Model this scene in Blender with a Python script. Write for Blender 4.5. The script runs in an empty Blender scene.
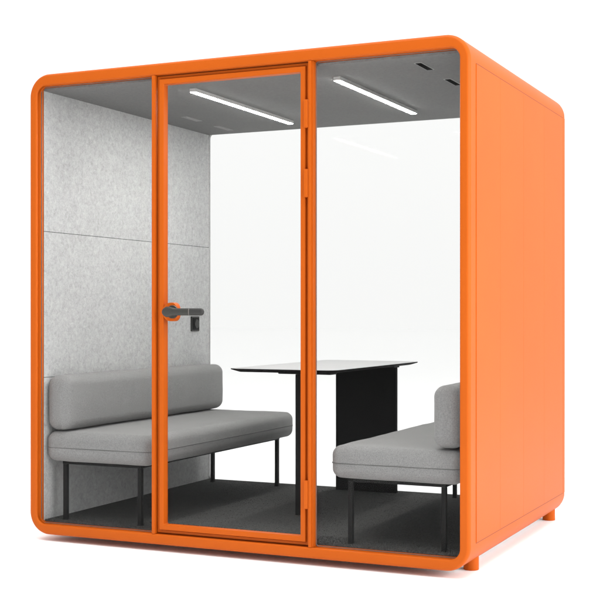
import bpy, bmesh, math, random
from mathutils import Vector, noise
random.seed(7)
SC = bpy.context.scene
COL = SC.collection
R = math.radians

# overall size of the booth, metres. x: across the front, y: into the booth, z: up (0 = underside of shell)
W, H, D = 2.212, 2.200, 1.718
FOOT = 0.037
ZB, ZT = -.006, 2.212   # underside and top of the shell
WALL = 0.050          # inner face of the felt walls
FLOOR = 0.056         # carpet surface
CEIL = 2.140
BACK = 1.700

# ------------------------------------------------------------------ materials
def mat(name, color=(.5, .5, .5), rough=.5, spec=.5, metal=0.0):
    m = bpy.data.materials.new(name); m.use_nodes = True
    b = m.node_tree.nodes['Principled BSDF']
    b.inputs['Base Color'].default_value = (*color, 1)
    b.inputs['Roughness'].default_value = rough
    b.inputs['Specular IOR Level'].default_value = spec
    b.inputs['Metallic'].default_value = metal
    return m, m.node_tree.nodes, m.node_tree.links, b

def objcoord(N, L, scale=(1, 1, 1)):
    tc = N.new('ShaderNodeTexCoord'); mp = N.new('ShaderNodeMapping')
    mp.inputs['Scale'].default_value = scale
    L.new(tc.outputs['Object'], mp.inputs['Vector'])
    return mp.outputs['Vector']

def noise_tex(N, L, vec, scale, detail=4, rough=.5, dist=0):
    n = N.new('ShaderNodeTexNoise')
    n.inputs['Scale'].default_value = scale; n.inputs['Detail'].default_value = detail
    n.inputs['Roughness'].default_value = rough; n.inputs['Distortion'].default_value = dist
    L.new(vec, n.inputs['Vector']); return n.outputs['Fac']

def ramp(N, L, fac, stops):
    r = N.new('ShaderNodeValToRGB'); e = r.color_ramp.elements
    while len(e) < len(stops): e.new(.5)
    for k, (p, c) in enumerate(stops):
        e[k].position = p
        e[k].color = (*c, 1) if isinstance(c, tuple) else (c, c, c, 1)
    L.new(fac, r.inputs['Fac']); return r.outputs['Color']

def mul(N, L, a, b, fac=1.0, mode='MULTIPLY'):
    m = N.new('ShaderNodeMix'); m.data_type = 'RGBA'; m.blend_type = mode
    m.inputs['Factor'].default_value = fac
    L.new(a, m.inputs[6]); L.new(b, m.inputs[7]); return m.outputs[2]

def bump(N, L, b, h, strength, dist):
    n = N.new('ShaderNodeBump'); n.inputs['Strength'].default_value = strength
    n.inputs['Distance'].default_value = dist
    L.new(h, n.inputs['Height']); L.new(n.outputs['Normal'], b.inputs['Normal'])

def orange_paint():
    m, N, L, b = mat('orange_powder_coat', (.50, .094, .0075), .45, .10)
    v = objcoord(N, L)
    n1 = noise_tex(N, L, v, 3.0, 3)
    L.new(ramp(N, L, n1, [(.3, (.405, .0760, .0044)), (.7, (.428, .0805, .0048))]), b.inputs['Base Color'])
    n2 = noise_tex(N, L, v, 900, 2)
    bump(N, L, b, n2, .08, .0006)
    return m

def felt():
    m, N, L, b = mat('mottled_grey_felt', (.6, .6, .6), .95, .15)
    v = objcoord(N, L)
    a = noise_tex(N, L, v, 48, 8, .72, .5)
    c = noise_tex(N, L, v, 170, 4, .7, .8)
    d = noise_tex(N, L, v, 5, 3)
    ca = ramp(N, L, a, [(.30, (.31, .313, .31)), (.45, (.39, .395, .392)), (.58, (.435, .44, .437)), (.72, (.515, .52, .517))])
    cc = ramp(N, L, c, [(.30, .80), (.55, 1.0), (.8, 1.0)])
    cd = ramp(N, L, d, [(.2, .94), (.8, 1.0)])
    L.new(mul(N, L, mul(N, L, ca, cc), cd), b.inputs['Base Color'])
    bump(N, L, b, c, .35, .002)
    return m

def weave(name, lo, hi, scale=420, bs=.35):
    m, N, L, b = mat(name, hi, .92, .15)
    b.inputs['Sheen Weight'].default_value = .12
    v = objcoord(N, L)
    w1 = N.new('ShaderNodeTexWave'); w1.wave_type = 'BANDS'; w1.bands_direction = 'Y'
    w2 = N.new('ShaderNodeTexWave'); w2.wave_type = 'BANDS'; w2.bands_direction = 'Z'
    w3 = N.new('ShaderNodeTexWave'); w3.wave_type = 'BANDS'; w3.bands_direction = 'X'
    for w in (w1, w2, w3):
        w.inputs['Scale'].default_value = scale / 6.28 * 1.6; w.inputs['Distortion'].default_value = 1.5
        w.inputs['Detail'].default_value = 2
        L.new(v, w.inputs['Vector'])
    ad = N.new('ShaderNodeMath'); ad.operation = 'ADD'
    ad2 = N.new('ShaderNodeMath'); ad2.operation = 'ADD'
    L.new(w1.outputs['Fac'], ad.inputs[0]); L.new(w2.outputs['Fac'], ad.inputs[1])
    L.new(ad.outputs[0], ad2.inputs[0]); L.new(w3.outputs['Fac'], ad2.inputs[1])
    n = noise_tex(N, L, v, 240, 5, .8)
    n2 = noise_tex(N, L, v, 7, 3)
    ca = ramp(N, L, n, [(.36, lo), (.62, hi)])
    cb = ramp(N, L, n2, [(.2, .92), (.8, 1.0)])
    L.new(mul(N, L, ca, cb), b.inputs['Base Color'])
    bump(N, L, b, ad2.outputs[0], bs, .0006)
    return m

def carpet_mat():
    m, N, L, b = mat('charcoal_loop_carpet', (.07, .07, .068), 1.0, .05)
    v = objcoord(N, L)
    a = noise_tex(N, L, v, 170, 4, .8)
    c = noise_tex(N, L, v, 9, 3)
    ca = ramp(N, L, a, [(.32, (.036, .0365, .0355)), (.5, (.070, .071, .069)), (.70, (.125, .125, .121))])
    cb = ramp(N, L, c, [(.2, .9), (.8, 1.0)])
    L.new(mul(N, L, ca, cb), b.inputs['Base Color'])
    bump(N, L, b, a, .7, .004)
    return m

def ceiling_mat():
    m, N, L, b = mat('grey_ceiling_fabric', (.3, .3, .29), .95, .1)
    v = objcoord(N, L)
    a = noise_tex(N, L, v, 70, 6, .7, .8)
    c = noise_tex(N, L, v, 4, 2)
    ca = ramp(N, L, a, [(.3, (.145, .146, .144)), (.7, (.19, .191, .188))])
    cb = ramp(N, L, c, [(.2, .93), (.8, 1.0)])
    L.new(mul(N, L, ca, cb), b.inputs['Base Color'])
    bump(N, L, b, a, .3, .0015)
    return m

def glass_mat(name, tint, refl=.04):
    m = bpy.data.materials.new(name); m.use_nodes = True
    N, L = m.node_tree.nodes, m.node_tree.links
    N.remove(N['Principled BSDF'])
    out = N['Material Output']
    lw = N.new('ShaderNodeLayerWeight'); lw.inputs['Blend'].default_value = .5
    p = N.new('ShaderNodeMath'); p.operation = 'POWER'; p.inputs[1].default_value = 5
    ma = N.new('ShaderNodeMath'); ma.operation = 'MULTIPLY_ADD'
    ma.inputs[1].default_value = .3; ma.inputs[2].default_value = refl
    tr = N.new('ShaderNodeBsdfTransparent'); tr.inputs['Color'].default_value = (*tint, 1)
    gl = N.new('ShaderNodeBsdfGlossy'); gl.inputs['Roughness'].default_value = 0
    gl.inputs['Color'].default_value = (1, 1, 1, 1)
    mx = N.new('ShaderNodeMixShader')
    L.new(lw.outputs['Facing'], p.inputs[0]); L.new(p.outputs[0], ma.inputs[0])
    L.new(ma.outputs[0], mx.inputs[0]); L.new(tr.outputs[0], mx.inputs[1]); L.new(gl.outputs[0], mx.inputs[2])
    L.new(mx.outputs[0], out.inputs['Surface'])
    return m

def emis(name, col, s):
    m, N, L, b = mat(name, (.9, .9, .9), .6)
    b.inputs['Emission Color'].default_value = (*col, 1); b.inputs['Emission Strength'].default_value = s
    return m

def plain(name, c, rough, spec=.5, metal=0, var=.08, scale=40, bs=0):
    m, N, L, b = mat(name, c, rough, spec, metal)
    v = objcoord(N, L)
    n = noise_tex(N, L, v, scale, 4, .6)
    L.new(ramp(N, L, n, [(.3, tuple(x * (1 - var) for x in c)), (.7, tuple(min(1, x * (1 + var)) for x in c))]), b.inputs['Base Color'])
    if bs: bump(N, L, b, n, bs, .001)
    return m

M = dict(
    orange=orange_paint(), felt=felt(),
    fabric=weave('grey_wool_weave', (.148, .148, .147), (.250, .250, .248)),
    seam=plain('grey_seam_thread', (.10, .10, .098), .9, .1),
    carpet=carpet_mat(), ceil=ceiling_mat(),
    black=plain('black_powder_coat', (.008, .008, .008), .55, .08, scale=300, bs=.05),
    board=plain('black_laminate_board', (.008, .008, .008), .8, .06, scale=12),
    top=plain('pale_grey_laminate', (.30, .30, .30), .30, .5, var=.03, scale=6),
    glass=glass_mat('clear_glass', (.972, .973, .971), .0025),
    backglass=glass_mat('clear_rear_glass', (.899, .901, .898), .0007),
    seal=plain('pale_rubber_seal', (.13, .11, .10), .6),
    handle=plain('graphite_metal', (.034, .034, .030), .45, .35, .2, scale=200),
    grip=plain('dark_grip', (.020, .020, .019), .55, .4, scale=200),
    lightgrey=plain('light_grey_aluminium', (.52, .52, .51), .45, .5, .2),
    led=emis('led_diffuser_glow', (1, .985, .965), 165.0),
    darkgap=plain('dark_groove', (.01, .01, .01), .8),
    vent=plain('dark_vent_grille', (.006, .006, .006), .9, .05),
    ventlight=plain('grey_vent_grille', (.235, .235, .230), .7),
    bouncewhite=plain('white_bounce', (.8, .8, .8), .5, .3),
    groove=plain('shadowed_panel_joint', (.05, .008, .001), .7),
)

# ------------------------------------------------------------------ object helpers
def empty(name, loc, label=None, cat=None, group=None):
    o = bpy.data.objects.new(name, None); COL.objects.link(o); o.location = loc
    o.empty_display_size = .1
    if label: o['label'] = label
    if cat: o['category'] = cat
    if group: o['group'] = group
    return o

def link(name, bm, m, parent=None, smooth=True, label=None, ang=35):
    me = bpy.data.meshes.new(name)
    bmesh.ops.recalc_face_normals(bm, faces=bm.faces)
    if smooth:
        for f in bm.faces: f.smooth = True
        for e in bm.edges:
            if len(e.link_faces) == 2 and e.calc_face_angle(0) > R(ang): e.smooth = False
    bm.to_mesh(me); bm.free()
    for x in (m if isinstance(m, (list, tuple)) else [m]): me.materials.append(x)
    o = bpy.data.objects.new(name, me); COL.objects.link(o)
    if smooth and ang < 100:
        o.modifiers.new('weighted_normal', 'WEIGHTED_NORMAL').keep_sharp = True
    if parent:
        o.parent = parent
        # meshes are written in booth coordinates; undo the parents' offsets
        off = Vector((0, 0, 0)); p = parent
        while p: off += p.location; p = p.parent
        o.location = -off
    if label: o['label'] = label
    return o

def box(bm, x0, x1, y0, y1, z0, z1, bev=0, seg=2, mi=0):
    r = bmesh.ops.create_cube(bm, size=1)
    vs = r['verts']
    for v in vs:
        v.co = Vector((x0 + (v.co.x + .5) * (x1 - x0), y0 + (v.co.y + .5) * (y1 - y0), z0 + (v.co.z + .5) * (z1 - z0)))
    fs = {f for v in vs for f in v.link_faces}
    for f in fs: f.material_index = mi
    if bev:
        es = list({e for v in vs for e in v.link_edges})
        bmesh.ops.bevel(bm, geom=es, offset=bev, segments=seg, affect='EDGES', profile=.5, clamp_overlap=True)

def boxobj(name, dims, m, parent, bev=.001, **k):
    bm = bmesh.new(); box(bm, *dims, bev=bev); return link(name, bm, m, parent, **k)

def rrect(x0, x1, z0, z1, r, n=10):
    """rounded rectangle outline (x, z), counter-clockwise, 4*(n+1) points"""
    pts = []
    r = max(r, 1e-4)
    for cx, cz, a0 in ((x1 - r, z0 + r, -90), (x1 - r, z1 - r, 0), (x0 + r, z1 - r, 90), (x0 + r, z0 + r, 180)):
        for k in range(n + 1):
            a = R(a0 + 90 * k / n)
            pts.append((cx + r * math.cos(a), cz + r * math.sin(a)))
    return pts

def loft(bm, loops, closed=True, mi=0):
    rows = [[bm.verts.new(p) for p in lp] for lp in loops]
    n = len(rows[0]); m = len(rows)
    for i in range(m if closed else m - 1):
        a, b = rows[i], rows[(i + 1) % m]
        for j in range(n):
            f = bm.faces.new((a[j], a[(j + 1) % n], b[(j + 1) % n], b[j])); f.material_index = mi
    return rows

def ring_y(x0, x1, z0, z1, r, y, n=10):
    return [(px, y, pz) for px, pz in rrect(x0, x1, z0, z1, r, n)]

def frame_sweep(bm, x0, x1, z0, z1, prof, n=6):
    """prof: closed list of (inset, y, corner radius)"""
    loft(bm, [ring_y(x0 + o, x1 - o, z0 + o, z1 - o, r, y, n) for o, y, r in prof])

def cyl(bm, c, axis, r, h, n=24, bev=0, mi=0, r2=None):
    """cylinder from c along axis ('X','Y','Z') by h"""
    r2 = r if r2 is None else r2
    prof = [(0.0, r)] if not bev else [(0, r - bev), (bev * .3, r - bev * .3), (bev, r)]
    prof += [(h, r2)] if not bev else [(h - bev, r2), (h - bev * .3, r2 - bev * .3), (h, r2 - bev)]
    rows = []
    for t, rr in prof:
        row = []
        for k in range(n):
            a = 2 * math.pi * k / n; u, v = rr * math.cos(a), rr * math.sin(a)
            p = {'X': (t, u, v), 'Y': (u, t, v), 'Z': (u, v, t)}[axis]
            row.append(bm.verts.new(Vector(c) + Vector(p)))
        rows.append(row)
    for i in range(len(rows) - 1):
        for j in range(n):
            bm.faces.new((rows[i][j], rows[i][(j + 1) % n], rows[i + 1][(j + 1) % n], rows[i + 1][j])).material_index = mi
    bm.faces.new(rows[0]).material_index = mi; bm.faces.new(rows[-1]).material_index = mi

# ------------------------------------------------------------------ ground
bm = bmesh.new()
bmesh.ops.create_grid(bm, x_segments=1, y_segments=1, size=75)
for v in bm.verts: v.co.z = -FOOT; v.co.x += 1; v.co.y += 0
gm = plain('white_studio_floor', (.97, .97, .97), .8, .1, var=.01, scale=2)
g = link('ground', bm, gm); g['kind'] = 'structure'

# ------------------------------------------------------------------ the booth
B = empty('meeting_booth', (0, 0, -FOOT),
          'orange meeting booth with rounded corners, glass front and grey felt lining on white ground',
          'meeting booth')

# shell: a rounded tube with a bevelled front rim and a groove on its inner return
RO = .107
prof = [(.010, D, RO - .010), (.004, D - .002, RO - .004), (.001, D - .005, RO - .001), (0, D - .012, RO)]
prof += [(0, .020, RO), (.0012, .013, RO - .0012), (.0045, .006, RO - .0045), (.0095, .0015, RO - .0095), (.015, 0, RO - .015)]
prof += [(.036, 0, .052), (.0405, .0010, .049), (.0430, .0035, .047), (.0440, .008, .046),
         (.0440, .010, .046), (.0340, .013, .040), (.0340, .026, .040), (.0440, .029, .040), (.0440, .038, .034),
         (.0470, .0385, .016), (.0470, D, .016)]
bm = bmesh.new()
def shell_ring(o, y, r):
    inner = o > .033           # the opening keeps its own height; only the outside grows
    return ring_y(o, W - o, o if inner else ZB + o, H - o if inner else ZT - o, r, y, 16)
loft(bm, [shell_ring(*p) for p in prof])
# recess on the flat right flank that carries the side boards is made by the boards themselves
link('shell', bm, M['orange'], B, ang=50)

# flank boards: proud panels on both sides, parted by hair-thin joints
def flank(xs, sign):
    z0, z1 = .106, 2.096
    ys = [.088, .449, .850, 1.252, 1.662]
    t = .0022
    x0, x1 = (xs - .004, xs + t) if sign > 0 else (xs - t, xs + .004)
    for a, b in zip(ys[:-1], ys[1:]):
        boxobj('side_panel', (x0, x1, a + .0005, b - .0005, z0, z1), M['orange'], B, bev=.0006, ang=60)
    # edge strips, leaving a 3 mm groove behind the boards
    boxobj('edge_strip', (x0, x1, ys[-1] + .0030, D - .013, .104, 2.098), M['orange'], B, bev=.0008, ang=60)
    gx = (xs + .0002, xs + .0008) if sign > 0 else (xs - .0008, xs - .0002)
    for za, zb in ((z0 - .0028, z0 - .0004), (z1 + .0004, z1 + .0028)):
        boxobj('panel_joint', (*gx, ys[0], ys[-1] + .0028, za, zb), M['groove'], B, bev=0, smooth=False)
    boxobj('panel_joint', (*gx, ys[-1], ys[-1] + .0028, z0, z1), M['groove'], B, bev=0, smooth=False)
flank(W, 1); flank(0, -1)

# unseen white plate added under the shell, bounces neutral light into the gap
boxobj('bounce_plate', (.09, W - .09, .14, D - .02, ZB - .004, ZB - .0006), M['bouncewhite'], B, bev=.0008)
# feet
for fx in (.066, W - .066):
    for fy in (.235, 1.630):
        bm = bmesh.new(); cyl(bm, (fx, fy, -FOOT), 'Z', .033, FOOT + .022, 28, bev=.003)
        link('foot', bm, M['orange'], B)

# felt lining of the side walls, three boards high with dark hairline joints
def felt_wall(x0, x1):
    zs = [FLOOR - .01, .747, 1.458, CEIL + .01]
    for a, b in zip(zs[:-1], zs[1:]):
        boxobj('wall_panel', (x0, x1, .052, BACK - .004, a + .0012, b - .0012), M['felt'], B, bev=.0015)
    cx = (x0 + .0005, x1 - .002) if x0 < 1 else (x0 + .002, x1 - .0005)
    bm = bmesh.new()
    for z in zs[1:-1]: box(bm, cx[0], cx[1], .054, BACK - .006, z - .003, z + .003)
    link('wall_joint', bm, M['darkgap'], B, smooth=False)
felt_wall(.0475, WALL + .001); felt_wall(W - WALL - .001, W - .0475)

boxobj('ceiling_panel', (.048, W - .048, .052, BACK - .003, CEIL, H - .048), M['ceil'], B, bev=.001)

# carpet slab with a ragged front fringe of loops
bm = bmesh.new()
box(bm, .049, W - .049, .056, BACK - .003, .0475, FLOOR, bev=0)
me_ = bpy.data.meshes.new('tufts'); VV, FF = [], []
for k in range(76000):
    front = k < 9000
    x = random.uniform(.055, W - .055)
    y = .055 + random.random() ** 1.6 * .16 if front else random.uniform(.06, BACK - .012)
    s_ = random.uniform(.0010, .0024); h = random.uniform(.0015, .0052) if front else random.uniform(.0003, .0017)
    a = random.uniform(0, 3.14); dx, dy = math.cos(a) * s_, math.sin(a) * s_
    tx, ty = random.uniform(-.003, .003), random.uniform(-.003, .002)
    n0 = len(VV)
    VV += [(x - dx, y - dy, FLOOR - .002), (x + dx, y + dy, FLOOR - .002),
           (x + dx * .5 + tx, y + dy * .5 + ty, FLOOR + h), (x - dx * .5 + tx, y - dy * .5 + ty, FLOOR + h)]
    FF.append((n0, n0 + 1, n0 + 2, n0 + 3))
me_.from_pydata(VV, [], FF); bm.from_mesh(me_); bpy.data.meshes.remove(me_)
link('carpet', bm, M['carpet'], B, smooth=False)

# rear frame lip and rear glass
bm = bmesh.new()
frame_sweep(bm, .0472, W - .0472, .0472, H - .0472,
            [(0, BACK - .002, .004), (.0034, BACK - .002, .032), (.0034, BACK + .014, .032), (0, BACK + .014, .004)])
link('rear_window_frame', bm, M['felt'], B)
bm = bmesh.new()
box(bm, .052, W - .052, BACK + .001, BACK + .009, .052, H - .052)
link('rear_window', bm, M['backglass'], B, smooth=False)

# mullions either side of the door
def mullion(x0, x1, lipx0, lipx1):
    bm = bmesh.new()
    box(bm, x0, x1, .009, .050, .0445, H - .0445, bev=.0012)          # body
    box(bm, lipx0, lipx1, .0012, .0105, .0442, H - .0442, bev=.0014)  # proud face strip
    link('mullion', bm, M['orange'], B)
mullion(.6935, .7085, .6925, .7080)
mullion(1.4855, 1.5050, 1.4845, 1.4985)

# fixed front panes with pale seals
def pane(x0, x1):
    z0, z1 = .046, H - .046
    bm = bmesh.new(); box(bm, x0 + .001, x1 - .001, .0405, .0465, z0, z1)
    w = link('front_window', bm, M['glass'], B, smooth=False)
    bm = bmesh.new()
    frame_sweep(bm, x0, x1, z0 - .001, z1 + .001, [(0, .036, .012), (.0025, .036, .012), (.0025, .0395, .012), (0, .0395, .012)])
    link('seal', bm, M['seal'], w)
pane(.0455, .6930); pane(1.5055, W - .0455)

# ------------------------------------------------------------------ door
DX0, DX1, DZ0, DZ1 = .7115, 1.4825, .0490, H - .0485
bm = bmesh.new()
frame_sweep(bm, DX0, DX1, DZ0, DZ1,
            [(.0010, .022, .004), (.0115, .022, .004), (.0125, .0245, .004), (.0140, .0245, .004), (.0148, .0160, .004), (.0156, .0120, .004), (.0170, .0105, .004),
             (.0360, .0105, .006), (.0385, .0115, .006), (.0395, .0135, .006), (.0395, .048, .005), (.0010, .048, .004)], n=5)
door = link('door', bm, M['orange'], B, ang=40)
bm = bmesh.new(); box(bm, DX0 + .037, DX1 - .037, .034, .040, DZ0 + .037, DZ1 - .037)
link('glass_pane', bm, M['glass'], door, smooth=False)
# hinges
for z0, z1 in ((1.866, 1.988), (1.564, 1.686), (.211, .333)):
    bm = bmesh.new()
    box(bm, 1.4650, 1.4835, -.0030, .0240, z0, z1, bev=.0022, seg=3)
    link('hinge', bm, M['orange'], door)
# orange escutcheon lobe, set round the lock
hz = 1.066; hx = .805
bm = bmesh.new()
loops = []
for y, s in ((.0435, .97), (.0435, 1.0), (.0120, 1.0), (.0082, .985), (.0074, .95)):
    lp = []
    for k in range(40):
        a = 2 * math.pi * k / 40
        c, s_ = math.cos(a), math.sin(a)
        px = hx - .012 + (.030 if c > 0 else .045) * math.copysign(abs(c) ** .8, c) * s
        pz = hz + .043 * math.copysign(abs(s_) ** .9, s_) * s
        lp.append((px, y, pz))
    loops.append(lp)
rows = loft(bm, loops, closed=False)
bm.faces.new(rows[0]); bm.faces.new(rows[-1])
link('lock_plate', bm, M['orange'], door, ang=50)
# lever handle: drop-shaped head tapering into a rounded bar, darker grip at its end
bm = bmesh.new()
def lever_half(x):
    # half height of lever at x (metres along)
    if x < .030: return .0245 * math.sqrt(max(0, 1 - ((.030 - x) / .030) ** 1.5)) ** 1.25
    if x < .085: t = (x - .030) / .055; t = t * t * (3 - 2 * t); return .0245 * (1 - t) + .0165 * t
    return .0165
def lever_seg(xa, xb, cap_end, mi, shr=0.0, n=22, sides=18):
    x0 = .770 - .003
    rows = []
    L_ = .225
    for i in range(n + 1):
        x = xa + (xb - xa) * i / n
        h = lever_half(max(x, .0008)) - shr
        if cap_end:
            e = xb - x; rr = .0165 - shr
            if e < rr: h = rr * math.sqrt(max(0.002, 1 - ((rr - e) / rr) ** 2))
        yc = -.043 + .012 * max(0, 1 - x / .06)
        th = .010 * min(1, h / .014)
        row = []
        for k in range(sides):
            a = 2 * math.pi * k / sides
            c, s_ = math.cos(a), math.sin(a)
            row.append(bm.verts.new((x0 + x, yc + th * math.copysign(abs(c) ** .7, c), hz + h * math.copysign(abs(s_) ** .8, s_))))
        rows.append(row)
    for i in range(len(rows) - 1):
        for j in range(sides):
            bm.faces.new((rows[i][j], rows[i][(j + 1) % sides], rows[i + 1][(j + 1) % sides], rows[i + 1][j])).material_index = mi
    bm.faces.new(rows[0]).material_index = mi; bm.faces.new(rows[-1]).material_index = mi
lever_seg(0.0, .150, False, 0, n=36)
lever_seg(.150, .1535, False, 1, shr=.0012, n=2)
lever_seg(.1535, .226, True, 2, n=30)
cyl(bm, (hx - .006, -.036, hz), 'Y', .0145, .042, 28, mi=0)       # neck
cyl(bm, (hx - .002, -.0040, hz), 'Y', .0300, .0120, 40, bev=.002, mi=0)  # rose
link('handle', bm, [M['handle'], M['seal'], M['grip']], door, ang=45)

# ------------------------------------------------------------------ ceiling lights and vents
def ceiling_light(cx, y0, y1):
    bm = bmesh.new()
    w = .0170
    box(bm, cx - w, cx + w, y0, y1, CEIL - .017, CEIL + .001, bev=.0012)
    f = link('ceiling_light', bm, M['lightgrey'], B)
    bm = bmesh.new()
    box(bm, cx - w + .0020, cx + w - .0035, y0 + .004, y1 - .004, CEIL - .0185, CEIL - .0165, bev=.0004)
    link('diffuser', bm, M['led'], f)
ceiling_light(.742, .292, 1.400); ceiling_light(1.487, .312, 1.362)

def vent(x, y, dark=True):
    bm = bmesh.new()
    box(bm, x - .019, x + .019, y - .088, y + .088, CEIL - .0016, CEIL + .001, bev=.0006)
    f = link('ceiling_vent', bm, M['ventlight'], B)
    bm = bmesh.new()
    box(bm, x - .0125, x + .0125, y - .078, y + .078, CEIL - .0030, CEIL - .0014)
    for k in range(8):
        yy = y - .070 + k * .020
        box(bm, x - .0125, x + .0125, yy - .002, yy + .002, CEIL - .0042, CEIL - .0029)
    link('grille', bm, M['vent'] if dark else M['ventlight'], f, smooth=False)
vent(1.928, .252); vent(1.928, .657)
vent(.272, 1.100, False); vent(.268, 1.480, False)

# socket on the left wall
def on_wall_socket():
    y0, z0 = 1.472, .953
    bm = bmesh.new(); box(bm, WALL + .0005, WALL + .010, y0, y0 + .092, z0, z0 + .088, bev=.003)
    s = link('wall_socket', bm, M['grip'], B)
    bm = bmesh.new(); box(bm, WALL + .0095, WALL + .013, y0 + .008, y0 + .084, z0 + .008, z0 + .080, bev=.002)
    link('cover', bm, M['black'], s)
    bm = bmesh.new(); cyl(bm, (WALL + .0125, y0 + .052, z0 + .044), 'X', .026, .005, 28, bev=.0012)
    link('outlet_disc', bm, M['grip'], s)
on_wall_socket()

# ------------------------------------------------------------------ benches
def cushion(x0, x1, y0, y1, z0, z1, r, bulge=.004, seed=0, step=.022):
    """soft rounded box: subdivided, rounded, slightly puffed and uneven"""
    bm = bmesh.new()
    dims = (x1 - x0, y1 - y0, z1 - z0); lo = (x0, y0, z0)
    n = [max(6, int(d / step)) for d in dims]
    cache = {}
    def remap(t, d):
        # more points near the ends, where the rounding is
        return t
    def coord(i, k):
        # spacing: rounded ends get 6 rings each
        d = dims[k]; nn = n[k]; e = 6
        if i <= e: return r * (1 - math.cos(math.pi / 2 * i / e)) if False else r * i / e
        if i >= nn + e: return d - r + r * (i - nn - e) / e
        return r + (d - 2 * r) * (i - e) / nn
    cnt = [n[k] + 12 for k in range(3)]
    def vert(i, j, k):
        key = (i, j, k)
        if key in cache: return cache[key]
        p = Vector((coord(i, 0), coord(j, 1), coord(k, 2)))
        c = Vector([min(max(p[q], r), dims[q] - r) for q in range(3)])
        dvec = p - c
        # map cube surface onto sphere shell evenly
        if dvec.length > 1e-9:
            q = dvec / r
            x, y, z = q
            s = Vector((x * math.sqrt(max(0, 1 - y*y/2 - z*z/2 + y*y*z*z/3)),
                        y * math.sqrt(max(0, 1 - z*z/2 - x*x/2 + z*z*x*x/3)),
                        z * math.sqrt(max(0, 1 - x*x/2 - y*y/2 + x*x*y*y/3))))
            nrm = s.normalized(); p = c + s * r
        else: nrm = Vector((0, 0, 1))
        # puff
        fx = [4 * (p[q] / dims[q]) * (1 - p[q] / dims[q]) for q in range(3)]
        b = Vector((nrm.x * min(1, fx[1] * 3) * fx[2], nrm.y * fx[0] * fx[2], nrm.z * fx[0] * min(1, fx[1] * 3))) * bulge
        w = Vector(lo) + p
        nz = noise.noise(w * 5 + Vector((seed, 0, 0))) * .0022 + noise.noise(w * 16 + Vector((0, seed, 0))) * .0009
        v = bm.verts.new(w + b + nrm * nz)
        cache[key] = v
        return v
    A, Bn, C = cnt
    def q4(a, b, c, d):
        try: bm.faces.new((a, b, c, d))
        except ValueError: pass
    for i in range(A):
        for j in range(Bn):
            for k in (0, C): q4(vert(i, j, k), vert(i+1, j, k), vert(i+1, j+1, k), vert(i, j+1, k))
    for i in range(A):
        for k in range(C):
            for j in (0, Bn): q4(vert(i, j, k), vert(i+1, j, k), vert(i+1, j, k+1), vert(i, j, k+1))
    for j in range(Bn):
        for k in range(C):
            for i in (0, A): q4(vert(i, j, k), vert(i, j+1, k), vert(i, j+1, k+1), vert(i, j, k+1))
    return bm

def tube_loop(bm, pts, r, n=8):
    m = len(pts); rows = []
    for i in range(m):
        p = Vector(pts[i]); t = (Vector(pts[(i + 1) % m]) - Vector(pts[i - 1])).normalized()
        up = Vector((0, 0, 1)); s = t.cross(up).normalized(); up = s.cross(t)
        rows.append([bm.verts.new(p + s * r * math.cos(2*math.pi*k/n) + up * r * math.sin(2*math.pi*k/n)) for k in range(n)])
    for i in range(m):
        a, b = rows[i], rows[(i + 1) % m]
        for j in range(n): bm.faces.new((a[j], a[(j+1) % n], b[(j+1) % n], b[j]))

def bench(mirror, label):
    def mx(a, b): return (W - b, W - a) if mirror else (a, b)
    root = empty('bench', ((W - .35) if mirror else .35, .84, FLOOR), label, 'bench',
                 'upholstered benches along the booth side walls')
    xa, xb = mx(.054, .650)
    y0, y1 = .054, 1.650
    zs0, zs1 = .342, .485
    s = link('seat', cushion(xa, xb, y0, y1, zs0, zs1, .043, .003, 3 + mirror * 9), M['fabric'], root, ang=180)
    # seam round the seat
    bm = bmesh.new()
    o = -.0004
    pts = [(px, py, .409) for px, py in rrect(xa + o, xb - o, y0 + o, y1 - o, .043, 10)]
    # straight runs need more points so the seam follows the puffed side
    dense = []
    for i, p in enumerate(pts):
        q = pts[(i + 1) % len(pts)]; L_ = (Vector(q) - Vector(p)).length; k = max(1, int(L_ / .04))
        for t in range(k):
            w = Vector(p).lerp(Vector(q), t / k)
            fy = 4 * (w.y - y0) / (y1 - y0) * (1 - (w.y - y0) / (y1 - y0)); fx = 4 * (w.x - xa) / (xb - xa) * (1 - (w.x - xa) / (xb - xa))
            if abs(w.x - xa) < .01: w.x -= .003 * min(1, fy * 3)
            elif abs(w.x - xb) < .01: w.x += .003 * min(1, fy * 3)
            if abs(w.y - y0) < .01: w.y -= .003 * fx
            elif abs(w.y - y1) < .01: w.y += .003 * fx
            dense.append(w)
    tube_loop(bm, dense, .0016)
    link('seam', bm, M['seam'], s)
    ba, bb = mx(.054, .186)
    link('backrest', cushion(ba, bb, y0 + .004, 1.655, .494, .755, .048, .003, 20 + mirror * 9), M['fabric'], root, ang=180)
    # black frame: plates under the seat and four slim legs
    bm = bmesh.new()
    la, lb = .143, .568
    t = .0115
    def bx(a, b, c, d, e, f, bev=.001):
        p, q = mx(a, b); box(bm, p, q, c, d, e, f, bev=bev)
    bx(la - t, lb + t, .092, .115, .3275, .3435)
    bx(la - t, lb + t, 1.565, 1.588, .3275, .3435)
    bx(la - t, la + t, .1155, 1.5645, .3277, .3433)
    bx(lb - t, lb + t, .1155, 1.5645, .3277, .3433)
    link('frame', bm, M['black'], root)
    for lx in (la, lb):
        for ly in (.1035, 1.5765):
            bm = bmesh.new(); p, q = mx(lx - .0105, lx + .0105)
            box(bm, p, q, ly - .0105, ly + .0105, FLOOR + .004, .3270, bev=.002)
            p, q = mx(lx - .0118, lx + .0118)
            box(bm, p, q, ly - .0118, ly + .0118, FLOOR, FLOOR + .0055, bev=.001)
            link('leg', bm, M['black'], root)
    return root
bench(False, 'grey bench against the mottled felt wall under the wall socket, its whole backrest in view')
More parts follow.
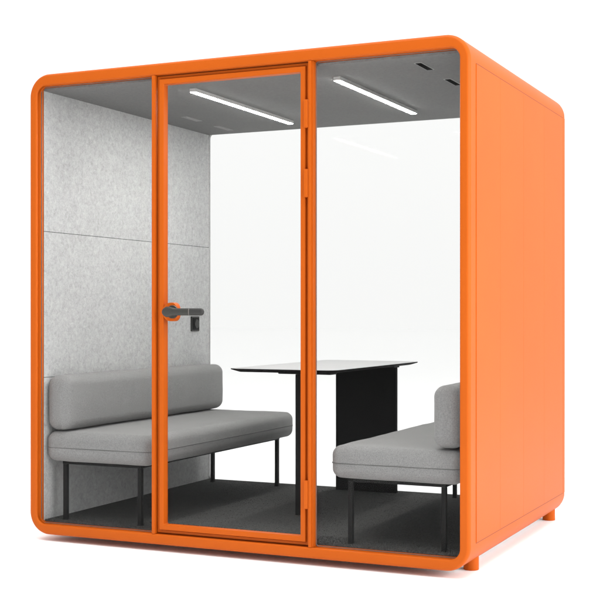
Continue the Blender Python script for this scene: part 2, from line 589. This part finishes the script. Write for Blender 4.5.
bench(True, 'grey bench in front of the black table panel, partly hidden by the right orange rim')

# ------------------------------------------------------------------ table
T = empty('table', (1.13, 1.05, FLOOR), 'table with pale grey top and black edge on black panel legs, between the two benches', 'table')
tx0, tx1, ty0, ty1, tz = .844, 1.416, .446, 1.666, .790
def rr_xy(o, z, r): return [(px, py, z) for px, py in rrect(tx0 + o, tx1 - o, ty0 + o, ty1 - o, max(r - o, .003), 10)]
bm = bmesh.new()
rows = loft(bm, [rr_xy(.0016, tz, .058), rr_xy(.0004, tz - .0006, .058), rr_xy(0, tz - .002, .058), rr_xy(.001, tz - .0045, .058),
                 rr_xy(.042, tz - .0165, .058), rr_xy(.046, tz - .0173, .058)], closed=False)
bm.faces.new(rows[0]); bm.faces.new(rows[-1])
bm.faces.ensure_lookup_table()
tt = link('tabletop', bm, M['board'], T, ang=25)
bm = bmesh.new()
rows = loft(bm, [rr_xy(.002, tz + .0001, .058), rr_xy(.002, tz + .0009, .058)], closed=False)
bm.faces.new(rows[0]); bm.faces.new(rows[-1])
link('surface_sheet', bm, M['top'], tt)
boxobj('bracket', (1.006, 1.292, .690, .770, tz - .0335, tz - .0175), M['black'], T, bev=.002)
boxobj('bracket', (.925, 1.300, 1.560, 1.640, tz - .0335, tz - .0175), M['black'], T, bev=.002)
boxobj('leg', (1.100, 1.178, .690, .768, FLOOR + .0002, tz - .0340), M['black'], T, bev=.003)
boxobj('panel_leg', (.932, 1.296, 1.592, 1.622, FLOOR + .0002, tz - .0340), M['board'], T, bev=.002)

# ------------------------------------------------------------------ light
w = bpy.data.worlds.new('World'); SC.world = w; w.use_nodes = True
bg = w.node_tree.nodes['Background']
# a white studio all round, dimmer low down on the side the booth's door looks at
NW, LW = w.node_tree.nodes, w.node_tree.links
wtc = NW.new('ShaderNodeTexCoord'); dt = NW.new('ShaderNodeVectorMath'); dt.operation = 'DOT_PRODUCT'
dt.inputs[1].default_value = Vector((.05, -1, .05)).normalized()
mr = NW.new('ShaderNodeMapRange'); mr.interpolation_type = 'SMOOTHSTEP'
for k, v_ in zip(('From Min', 'From Max', 'To Min', 'To Max'), (.15, .90, 1.3, .40)): mr.inputs[k].default_value = v_
LW.new(wtc.outputs['Generated'], dt.inputs[0]); LW.new(dt.outputs['Value'], mr.inputs['Value'])
bg.inputs['Color'].default_value = (1, 1, 1, 1); 
sp = NW.new('ShaderNodeSeparateXYZ'); LW.new(wtc.outputs['Generated'], sp.inputs[0])
hr = NW.new('ShaderNodeMapRange'); hr.interpolation_type = 'SMOOTHSTEP'     # the backdrop is a little less lit near the floor
for k, v_ in zip(('From Min', 'From Max', 'To Min', 'To Max'), (0.0, .30, .945, 1.0)): hr.inputs[k].default_value = v_
LW.new(sp.outputs['Z'], hr.inputs['Value'])
mm = NW.new('ShaderNodeMath'); mm.operation = 'MULTIPLY'
LW.new(mr.outputs['Result'], mm.inputs[0]); LW.new(hr.outputs['Result'], mm.inputs[1]); LW.new(mm.outputs[0], bg.inputs['Strength'])

def area(name, loc, target, size, sy, power, col=(1, 1, 1)):
    l = bpy.data.lights.new(name, 'AREA'); l.shape = 'RECTANGLE'; l.size = size; l.size_y = sy
    l.energy = power; l.color = col
    o = bpy.data.objects.new(name, l); COL.objects.link(o); o.location = loc
    o.rotation_euler = (Vector(target) - Vector(loc)).to_track_quat('-Z', 'Y').to_euler()
    return o
area('far_ground_fill', (1, 28, 30), (1, 28, 0), 140, 140, 11500)  # added fill with no fixture, lifts the far ground to the backdrop's brightness
area('overhead_fill', (1.6, -2.0, 7.5), (1.1, -.5, 0), 8, 6, 650)  # added fill from above, brightens the ground round the booth towards white
area('front_fill', (2.5, -10.0, 2.6), (1.0, 0, .6), 8, 3.5, 30)  # added weak fill, sends low light to the front and under its edge
area('side_softbox', (8.5, -.8, 2.6), (2.2, .6, 1.0), 7, 4, 600)

# ------------------------------------------------------------------ camera
cd = bpy.data.cameras.new('camera'); cam = bpy.data.objects.new('camera', cd); COL.objects.link(cam)
cam.location = (3.709, -4.877, 1.061)
cam.rotation_euler = (R(90), 0, math.atan2(.4209, .9073))
cd.sensor_width = 36; cd.lens = 36 * 1236 / 600; cd.shift_y = 13 / 600
cd.clip_end = 500
SC.camera = cam
SC.view_settings.view_transform = 'Standard'; SC.view_settings.look = 'None'
SC.view_settings.exposure = 0; SC.view_settings.gamma = 1
SC.cycles.use_denoising = True
SC.cycles.max_bounces = 10; SC.cycles.diffuse_bounces = 5; SC.cycles.transparent_max_bounces = 24
